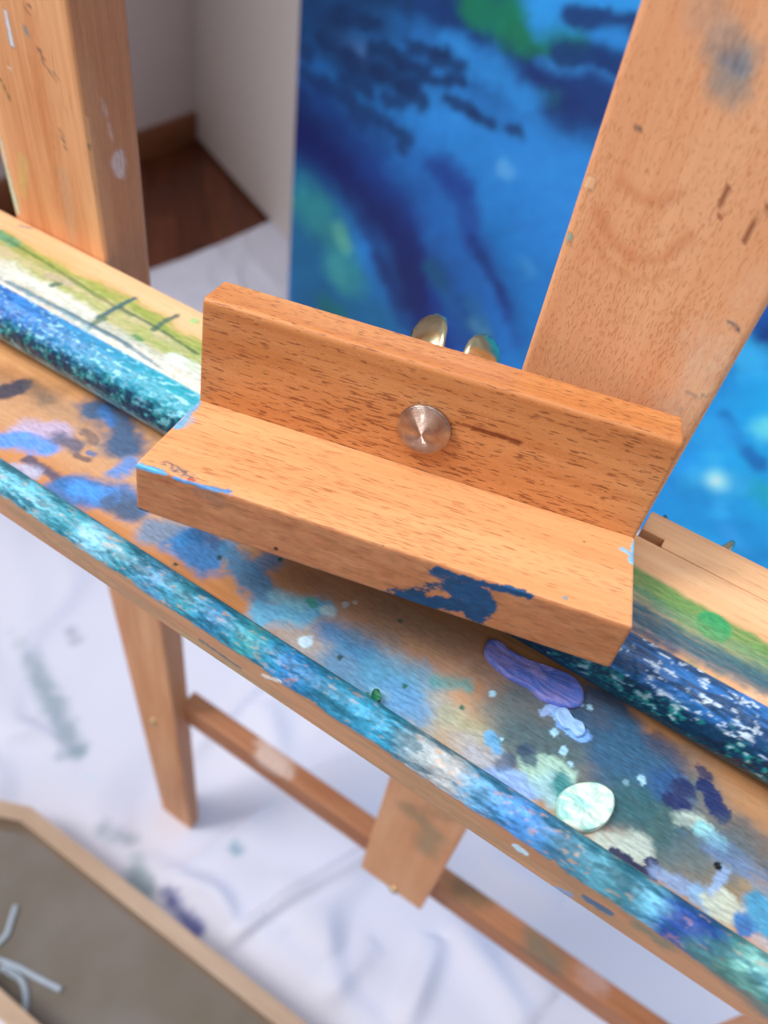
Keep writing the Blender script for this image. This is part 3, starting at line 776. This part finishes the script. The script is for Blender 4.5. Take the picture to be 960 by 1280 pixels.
M_base = simple('brown_baseboard', lin((150, 92, 60)), .45, 0, .25, 6, 0, None, .4, (1, 8, 30))
def prof_box(name, x0, x1, y0, y1, z0, z1, mat, kind=None, parent=None, bev=.002, grain='x'):
    if grain == 'x':
        V, Fc = prism(round_poly(box_poly(y0, y1, z0, z1), bev, 2), x0, x1, 1, 1, bev); M = I4()
    elif grain == 'y':
        V, Fc = prism(round_poly(box_poly(-x1, -x0, z0, z1), bev, 2), y0, y1, 1, 1, bev)
        M = frame((0, 1, 0), (-1, 0, 0), (0, 0, 1), (0, 0, 0))
    c = V.mean(0).copy(); V = V - c; M = M.copy(); M[:3, 3] = M[:3, :3] @ c
    o = fixn(link(name, V, Fc, mat, parent, M))
    if kind: o['kind'] = kind
    return o
prof_box('baseboard_left', WX, WX + .018, -1.3, 1.93, 0, .075, M_base, 'structure', grain='y', bev=.004)
prof_box('baseboard_back', WX, 1.5, 1.912, 1.93, 0, .075, M_base, 'structure', bev=.004)

# ------------------------------------------------------------------ drop cloth
M_cloth = painted('white_cotton', .9, .35, 220, .0, .1)
RIM = -.840
gr = onZ(RIM)
p_ = lambda u, v: gr(u, v)[:2]
c1 = p_(38, 1008); c2_ = p_(400, 1292); c0 = p_(-40, 992)
bot = p_(0, 1238); dr = (c2_ - c1) / np.linalg.norm(c2_ - c1); nr = np.array([dr[1], -dr[0]])
if nr @ (bot - c1) < 0: nr = -nr
wid = (bot - c1) @ nr
C1, DR, NR, WID = c1, dr, nr, wid
def cloth():
    x0, x1, y0, y1 = -1.11, 1.25, -1.15, 1.80
    def fn(u, v):
        x = x0 + (x1 - x0) * u; y = y0 + (y1 - y0) * v
        P = np.column_stack([x, y, x * 0])
        x = x + (1 - u) ** 12 * np.interp(y, [-1, .8, 1.03, 1.18, 1.41, 1.8], [0, -.03, -.028, .0, .018, .03])
        w = fbm(P * np.array([3.2, 3.2, 1]) + 4, 3)
        rid = 1 - np.abs(2 * fbm(np.column_stack([x * 2.4 + y * 3.4 + w * 1.5, x * -1.2 + y * 1.1, x * 0]) + 11, 3) - 1)
        z = .004 + .010 * sstep(.86, 1.0, rid) + .010 * fbm(P * np.array([5, 5, 1]), 3)
        rid2 = 1 - np.abs(2 * fbm(np.column_stack([x * 5.5, x * 3 - y * 2.2, x * 0]) + 31, 2) - 1)
        z = z + .012 * sstep(.88, 1.0, rid2) * sstep(-.3, .2, -np.abs(x - .2) + .5)
        e = np.minimum(np.minimum(u, 1 - u), np.minimum(v, 1 - v)); z = z * sstep(0, .012, e) + .0025
        # flattened beneath the feet and the box
        for cx, cy, rr in ((-.285, .222, .07), (.225, .222, .07)):
            z = np.where(True, .0003 + (z - .0003) * sstep(rr * .6, rr * 1.4, np.hypot(x - cx, y - cy)), z)
        # soft creases seen in the middle of the cloth
        for (p, q, a_, wd) in CREASE:
            e_ = q - p; L = e_ @ e_; t = np.clip(((x - p[0]) * e_[0] + (y - p[1]) * e_[1]) / L, 0, 1)
            d = np.hypot(x - p[0] - t * e_[0], y - p[1] - t * e_[1]); z = z + a_ * np.exp(-(d / wd) ** 2) * np.sin(np.pi * np.clip(t, .0, 1)) ** .4
        d = np.array(DR); nn_ = np.array(NR); rx = (x - C1[0]) * d[0] + (y - C1[1]) * d[1]; ry = (x - C1[0]) * nn_[0] + (y - C1[1]) * nn_[1]
        ins = sstep(-.06, -.0, rx + .02) * sstep(.70, .62, rx) * sstep(-.05, -.005, ry) * sstep(WID + .07, WID + .03, ry)
        z = z * (1 - ins) + .004 * ins
        for bx in (-.55, .55): z = z + (.004 - z) * sstep(.10, .05, np.hypot(x - bx, y - 1.015))
        return np.column_stack([x, y, z])
    g = onZ(-H + .004)
    c2 = lambda a, b: (g(*a)[:2], g(*b)[:2])
    global CREASE
    CREASE = []
    for a, b, am, wd in (((190, 1110), (345, 1005), .006, .006), ((545, 1175), (500, 1290), .016, .014), ((560, 1150), (660, 1290), .012, .018), ((350, 1000), (440, 950), .006, .008),
                         ((410, 1200), (350, 1090), .007, .02), ((0, 930), (70, 905), .006, .012), ((330, 880), (350, 960), .010, .02), ((600, 1080), (700, 1130), .008, .02),
                         ((690, 1250), (640, 1180), .010, .02), ((395, 1265), (470, 1180), .008, .012)):
        p, q = c2(a, b); CREASE.append((p, q, am, wd))
    V, Fc = grid(620, 700, fn)
    V = V.copy()
    pt = Paint(V); pt.c[:, :3] = np.array(lin((226, 226, 240))); pt.c[:, 3] = 1
    m = fbm(V * np.array([4, 4, 0]), 3); pt.c[:, :3] *= (.93 + .12 * m[:, None])
    S = lambda pts, w, c, a=.8, **k: pt.stroke([g(*q) for q in pts], w * .00105 * .6, c, a, **k)
    S([(28, 800), (50, 850), (75, 900), (98, 938)], 20, (130, 154, 166), .7, soft=.8)
    S([(80, 945), (98, 945)], 14, (90, 140, 150), .7, soft=.7); S([(20, 798), (38, 796)], 16, (110, 140, 150), .7, soft=.8)
    S([(88, 795), (95, 800)], 16, (130, 140, 160), .7, soft=.8); S([(95, 805), (80, 840)], 6, (150, 160, 186), .5, soft=.8)
    S([(215, 1118), (228, 1140), (245, 1162)], 14, (74, 84, 160), .85, soft=.6); S([(212, 1118), (220, 1120)], 14, (62, 70, 130), .8, soft=.6)
    S([(165, 1098), (180, 1110)], 18, (120, 150, 158), .75, soft=.7); S([(130, 1040), (160, 1050)], 14, (140, 160, 172), .6, soft=.8); S([(170, 1070), (180, 1090)], 10, (150, 170, 180), .5, soft=.8)
    S([(293, 1063), (297, 1067)], 11, (104, 156, 176), .8, soft=.7); S([(312, 1158), (316, 1160)], 12, (150, 176, 206), .7, soft=.8); S([(412, 1190)], 14, (170, 190, 220), .6, soft=.8)
    S([(355, 1168)], 14, (190, 196, 214), .6, soft=.9); S([(60, 900), (70, 905)], 8, (190, 230, 230), .6); S([(115, 975)], 10, (190, 226, 236), .6)
    return tag(link('drop_cloth', V, Fc, M_cloth, None, I4(), pt.c), 'wrinkled white cotton drop cloth with blue and green paint stains covering the floor', 'drop cloth')
cloth()

# ------------------------------------------------------------------ big blue painting
pc = empty('painting', (-.2, 1.0, 0)); tag(pc, 'large unframed canvas painted as swirling blue, navy and green water, standing behind the easel', 'painting')
PX0, PX1, PZ0, PZ1, PY = -.7275, .82, .022, 1.25, 1.0
def pf(u, v): return np.column_stack([PX0 + (PX1 - PX0) * u, np.full(len(u), PY), PZ0 + (PZ1 - PZ0) * v])
V, Fc = grid(760, 620, pf)
pt = Paint(V.copy()); gp = onY(PY); PS = .00135
n1 = fbm(V * np.array([5, 1, 4]) + 3, 4)
base = np.array(lin((40, 136, 216))) * (1 - n1[:, None]) + np.array(lin((32, 116, 204))) * n1[:, None]
rightm = sstep(-.05, .1, V[:, 0]); base = base * (1 - rightm[:, None]) + np.array(lin((30, 156, 224))) * rightm[:, None]
pt.c[:, :3] = base; pt.c[:, 3] = 1
def W_(pts, w, c, a=.9, soft=.7, **k): pt.stroke([gp(*q) for q in pts], w * PS * .55, c, a, soft=soft, **k)
# lower left teal and green
W_([(370, 240), (390, 300), (400, 380), (470, 400)], 110, (22, 96, 142), .95, wob=.4)
W_([(385, 250), (420, 300), (432, 340)], 46, (52, 140, 148), .85); W_([(425, 290), (432, 305)], 18, (104, 176, 160), .8); W_([(420, 330), (425, 350)], 20, (70, 156, 160), .5)
W_([(410, 385), (425, 395)], 26, (20, 110, 104), .7)
# upper field
W_([(540, 130), (640, 200), (700, 260)], 110, (50, 134, 216), .8, wob=.5)
W_([(560, 250), (640, 320), (690, 380)], 90, (34, 118, 196), .8, wob=.5)
W_([(380, 10), (430, 30), (540, 30)], 70, (16, 62, 112), .92)
W_([(560, 20), (640, 50), (730, 80)], 80, (20, 56, 118), .95, wob=.5)
W_([(600, 5), (650, 30), (690, 45), (712, 45)], 32, (22, 124, 84), .95); W_([(640, 48), (660, 58)], 20, (26, 116, 88), .8); W_([(590, 12), (620, 18)], 22, (22, 120, 100), .7)
W_([(680, 4), (740, 12), (800, 20)], 34, (52, 150, 232), .95); W_([(715, 20), (755, 26), (795, 32)], 15, (26, 58, 118), .95, soft=.5)
W_([(750, 45), (800, 60)], 14, (50, 140, 224), .9); W_([(700, 62), (780, 80)], 18, (22, 56, 118), .9)
W_([(675, 78), (700, 92), (740, 92), (775, 112)], 10, (56, 140, 220), .95, soft=.5)
W_([(668, 108), (700, 120), (738, 138)], 42, (24, 50, 112), .95, wob=.5); W_([(680, 120), (690, 124)], 16, (28, 84, 120), .7); W_([(740, 105), (752, 118)], 22, (26, 58, 124), .9)
W_([(390, 110), (430, 150), (520, 200)], 60, (34, 100, 176), .8); W_([(450, 40), (520, 50), (560, 80)], 30, (44, 120, 200), .85); W_([(430, 60), (450, 66)], 24, (92, 130, 196), .8)
W_([(385, 40), (420, 60)], 30, (22, 72, 130), .8); W_([(560, 62), (620, 90), (660, 130)], 24, (52, 142, 224), .8)
for a, b, w in (((400, 50), (440, 75), 15), ((440, 78), (470, 95), 20), ((465, 60), (500, 72), 12), ((380, 90), (405, 110), 18), ((400, 108), (440, 122), 15), ((430, 95), (462, 118), 13), ((445, 140), (475, 152), 22),
                ((470, 90), (520, 110), 15), ((500, 112), (530, 128), 16), ((480, 120), (500, 132), 13), ((515, 60), (555, 68), 12), ((545, 72), (575, 82), 13), ((500, 80), (535, 88), 10),
                ((560, 125), (590, 140), 11), ((590, 142), (615, 156), 10), ((490, 160), (512, 176), 13), ((635, 160), (650, 168), 12), ((520, 98), (560, 104), 9), ((372, 60), (386, 70), 16), ((420, 20), (470, 30), 14), ((560, 96), (580, 104), 8), ((500, 184), (506, 190), 9)):
    W_([a, b], w, (16, 46, 96), .85, soft=.6, wob=.7)
# deep navy streams
W_([(368, 140), (410, 175), (460, 220), (505, 285), (530, 350), (545, 420)], 62, (16, 42, 124), .95, wob=.4)
W_([(380, 160), (450, 230), (510, 300), (520, 380)], 36, (10, 26, 96), .9); W_([(370, 130), (385, 160)], 36, (12, 24, 92), .9)
W_([(545, 210), (575, 240), (590, 290), (630, 360), (650, 420)], 26, (28, 66, 146), .85); W_([(590, 300), (620, 350), (645, 400)], 12, (14, 40, 110), .85); W_([(560, 215), (578, 232)], 24, (26, 58, 140), .7)
W_([(470, 320), (500, 380)], 16, (20, 50, 120), .8); W_([(440, 250), (480, 330), (500, 400)], 16, (22, 74, 140), .7)
W_([(545, 340), (580, 390), (600, 430)], 30, (18, 92, 146), .85); W_([(540, 330), (550, 350)], 18, (16, 84, 118), .8); W_([(596, 405), (606, 418)], 18, (110, 176, 190), .8); W_([(590, 380), (605, 400)], 16, (50, 134, 170), .6)
W_([(628, 210), (634, 216)], 14, (110, 176, 230), .6); W_([(655, 330), (662, 340)], 14, (80, 160, 220), .5); W_([(620, 300), (660, 380), (665, 440)], 30, (24, 112, 186), .7)
# part right of the mast
W_([(900, 420), (960, 400)], 60, (16, 62, 150), .85); W_([(940, 440), (980, 430)], 40, (8, 44, 116), .9); W_([(925, 445), (945, 450)], 34, (60, 168, 236), .9)
W_([(905, 520), (925, 560), (950, 580)], 14, (18, 92, 170), .85); W_([(890, 540), (905, 545)], 30, (44, 150, 222), .8)
W_([(870, 640), (950, 700)], 60, (26, 134, 206), .8); W_([(950, 610), (960, 620)], 26, (30, 164, 190), .8); W_([(958, 538), (966, 540)], 24, (120, 212, 250), .9)
W_([(870, 598), (920, 604)], 22, (70, 176, 240), .7, soft=.9); W_([(895, 575), (900, 640)], 16, (60, 168, 236), .7, soft=.9)
W_([(893, 600), (897, 603)], 20, (176, 230, 250), .9, soft=.9, wob=.2); W_([(895, 601)], 10, (236, 250, 255), 1, soft=.8, wob=.1)
W_([(905, 660), (930, 690)], 16, (70, 156, 230), .5)
M_art = painted('oil_paint', .45, .25, 60, .12)

W_([(470, 210), (530, 260), (575, 330), (600, 420)], 60, (22, 60, 140), .55, soft=.9, wob=.3)
W_([(375, 120), (420, 130), (480, 170)], 60, (18, 62, 120), .45, soft=.9, wob=.4)
W_([(380, 5), (420, 30), (470, 20)], 60, (12, 46, 92), .6, soft=.9, wob=.4)
W_([(372, 170), (430, 230), (480, 300), (515, 400)], 40, (12, 24, 92), .6, soft=.9, wob=.3)
dg = V @ np.array([[.62, 0, .78], [0, 1, 0], [-.78, 0, .62]])            # brush drag falls down to the right
tex = fbm(dg * np.array([26, 1, 5]), 5); tex2 = fbm(V * np.array([9, 1, 9]) + 50, 5)
pt.c[:, :3] *= (.62 + .45 * tex + .35 * tex2)[:, None]
rt_ = sstep(-.1, .05, V[:, 0]); pt.c[:, 1] *= 1.12 + .25 * rt_; pt.c[:, 2] *= 1.05 + .15 * rt_; pt.c[:, 0] *= .9
V0 = V - np.array([-.2, 1.0, 0]); MP = I4(); MP[:3, 3] = (-.2, 1.0, 0)
art = link('canvas_face', V0, Fc, M_art, pc, MP, pt.c)
M_white = simple('primed_canvas', lin((236, 226, 218)), .85, 0, .04, 40, .1)
V, Fc = prism(round_poly(box_poly(PY + .0006, PY + .035, PZ0, PZ1), .002, 2), PX0, PX1, .5, .5, .002)
fixn(link('canvas_sides', V - np.array([-.2, 1.0, 0]), Fc, M_white, pc, MP))
# two low wooden blocks carry it off the cloth
for bx in (-.55, .55):
    V, Fc = prism(round_poly(box_poly(-.04, .04, 0, .016), .002, 2), -.03, .03, .1, .1, .002)
    o = fixn(link('wooden_block', V, Fc, M_crate, None, frame((1, 0, 0), (0, 1, 0), (0, 0, 1), (bx, PY + .015, .006))))
    tag(o, 'small pale wooden block under the %s corner of the blue painting' % ('left' if bx < 0 else 'right'), 'block', 'blocks under the painting')

# ------------------------------------------------------------------ blank canvas leaning behind
A = onZ(-H + .012)(240, 165); Bq = onZ(-H + .012)(335, 272)
e = (Bq - A); e[2] = 0; ln = np.linalg.norm(e); e /= ln; nrm = np.array([-e[1], e[0], 0]);
if nrm @ A < 0: nrm = -nrm
tilt = math.radians(3); upv = np.array([0, 0, math.cos(tilt)]) + nrm * math.sin(tilt)
out = np.cross(e, upv)
Wd = .82
MB = frame(e, upv, out, A)
V, Fc = prism(round_poly([(0, -.02), (1.15, -.02), (1.15, .0), (0, .0)], .002, 2), 0, Wd, 2, 2, .002)
if out @ (CAM - A) < 0: V[:, 2] += .02
bcv = fixn(link('blank_canvas', V, Fc, M_white, None, MB)); tag(bcv, 'tall blank white canvas standing in the corner left of the blue painting', 'canvas')

# ------------------------------------------------------------------ shallow wooden box on the cloth
tray = empty('wooden_box', (-.35, .0, .01)); tag(tray, 'shallow pale wooden box with grey inside lying on the drop cloth at the easel foot', 'box')
end = c1 + dr * .62
left = c1 + (c0 - c1) / np.linalg.norm(c0 - c1) * .07
outer = [c1, end, end + nr * (wid + .018), c1 + nr * (wid + .014) - dr * .065, left]
def inset_poly(P, d):
    P = [np.array(q) for q in P]; m = len(P); c = np.mean(P, axis=0); L = []
    for i in range(m):
        a, b = P[i], P[(i + 1) % m]; t = (b - a) / np.linalg.norm(b - a); n = np.array([t[1], -t[0]])
        if n @ (c - a) < 0: n = -n
        L.append((a + n * d, t))
    o = []
    for i in range(m):
        (a, t), (b, s) = L[i - 1], L[i]
        k = np.cross(b - a, s) / np.cross(t, s); o.append(a + t * k)
    return o
inner = inset_poly(outer, .016)
zt, zb = H + RIM, .012
ou = [np.array([*q, 0]) for q in outer]; inn = [np.array([*q, 0]) for q in inner]
names = 5
M_in = simple('grey_board', lin((128, 120, 116)), .8, 0, .25, 9, .15, lin((112, 104, 92)))
for i in range(5):                                   # each side board a part, mitred at the corners
    a, b = ou[i], ou[(i + 1) % 5]; c_, d_ = inn[(i + 1) % 5], inn[i]
    t = (b - a) / np.linalg.norm(b - a); up_ = np.array([0, 0, 1.]); sd = np.cross(up_, t)
    M = frame(t, sd, up_, a)
    top = [a, b, c_, d_]; V = []
    for z_ in (zb, zb + .001, zt - .0012, zt):
        for q in top:
            w = q.copy(); w[2] = z_; V.append(w)
    V = (np.array(V) - a) @ M[:3, :3]
    Fc = [[0, 1, 2, 3], [12, 13, 14, 15]] + [[k * 4 + q, k * 4 + (q + 1) % 4, k * 4 + 4 + (q + 1) % 4, k * 4 + 4 + q] for k in range(3) for q in range(4)]
    pn = np.zeros((len(V), 4))
    fixn(link('side_board', V, Fc, M_crate, tray, M, pn, smooth=False))
V = np.array([[*q[:2], z_] for z_ in (zb + .001, zb + .012) for q in inn]); c = V.mean(0)
Fc = [list(range(5)), list(range(5, 10))] + [[q, (q + 1) % 5, 5 + (q + 1) % 5, 5 + q] for q in range(5)]
M = I4(); M[:3, 3] = c
fixn(link('base_board', V - c, Fc, M_in, tray, M, smooth=False))
ZB = zb + .012 - H
M_str = simple('pale_string', lin((176, 190, 204)), .6, 0, .1, 100)
gs = onZ(ZB + .003)
strs = [([(20, 1132), (14, 1150), (8, 1168), (-4, 1180)], 'short pale grey strand in the wooden box, topmost of them'),
        ([(-8, 1198), (20, 1208), (50, 1224), (76, 1237)], 'long straight pale grey strand lying across the inside of the wooden box'),
        ([(0, 1210), (16, 1216), (28, 1228), (32, 1245), (31, 1266)], 'bent pale grey strand in the wooden box below the straight one'),
        ([(12, 1206), (10, 1214), (22, 1221)], 'tiny pale blue strand crossing the bent one in the wooden box')]
for pts_, lb in strs:
    P_ = np.array([gs(*q) for q in pts_]); m = len(P_)
    path = []
    for i in range(m - 1):
        p0, p1, p2, p3 = P_[max(i - 1, 0)], P_[i], P_[i + 1], P_[min(i + 2, m - 1)]
        for q in range(8):
            t = q / 8; path.append(.5 * ((2 * p1) + (-p0 + p2) * t + (2 * p0 - 5 * p1 + 4 * p2 - p3) * t * t + (-p0 + 3 * p1 - 3 * p2 + p3) * t ** 3))
    path.append(P_[-1]); path = np.array(path); c = path.mean(0)
    V, Fc = sweep(path - c, [(.0026, .0022)] * len(path), 10)
    M = I4(); M[:3, 3] = c
    tag(fixn(link('strand', V, Fc, M_str, None, M)), lb, 'strand', 'pale strands in the wooden box')

# ------------------------------------------------------------------ light
def area(name, loc, target, size, energy, color, sy=None):
    l = bpy.data.lights.new(name, 'AREA'); l.shape = 'RECTANGLE'; l.size = size; l.size_y = sy or size; l.energy = energy; l.color = color
    o = bpy.data.objects.new(name, l); col.objects.link(o); o.location = loc
    d = Vector(target) - Vector(loc); o.rotation_euler = d.to_track_quat('-Z', 'Y').to_euler(); return o
a_ = area('window_light', (-1.35, -.55, 2.25), (0, .15, .55), .8, 18, (1.0, .97, .94), 1.0); a_.data.spread = math.radians(95)
area('room_light', (.9, -.9, 2.2), (0, .1, .3), 1.4, 1.8, (.86, .92, 1.0)).data.spread = math.radians(100)
area('top_light', (-.1, .1, 2.6), (-.05, .1, .6), .9, 4.2, (.94, .97, 1.0)).data.spread = math.radians(80)  # added overhead light to brighten upward faces
w = bpy.data.worlds.new('world'); scn.world = w; w.use_nodes = True
bg = w.node_tree.nodes['Background']; bg.inputs[0].default_value = (.80, .86, 1.0, 1); bg.inputs[1].default_value = .42

# ------------------------------------------------------------------ camera
cd = bpy.data.cameras.new('camera'); cam = bpy.data.objects.new('camera', cd); col.objects.link(cam)
cd.sensor_width = 36; cd.sensor_fit = 'AUTO'; cd.lens = F / 1280 * 36; cd.clip_start = .01; cd.clip_end = 50
m = np.eye(4); m[:3, 0] = R[0]; m[:3, 1] = -R[1]; m[:3, 2] = -R[2]; m[:3, 3] = CAM
cam.matrix_world = Matrix(m.tolist())
cd.dof.use_dof = True; cd.dof.focus_distance = .243; cd.dof.aperture_fstop = cd.lens / 3.6
scn.camera = cam
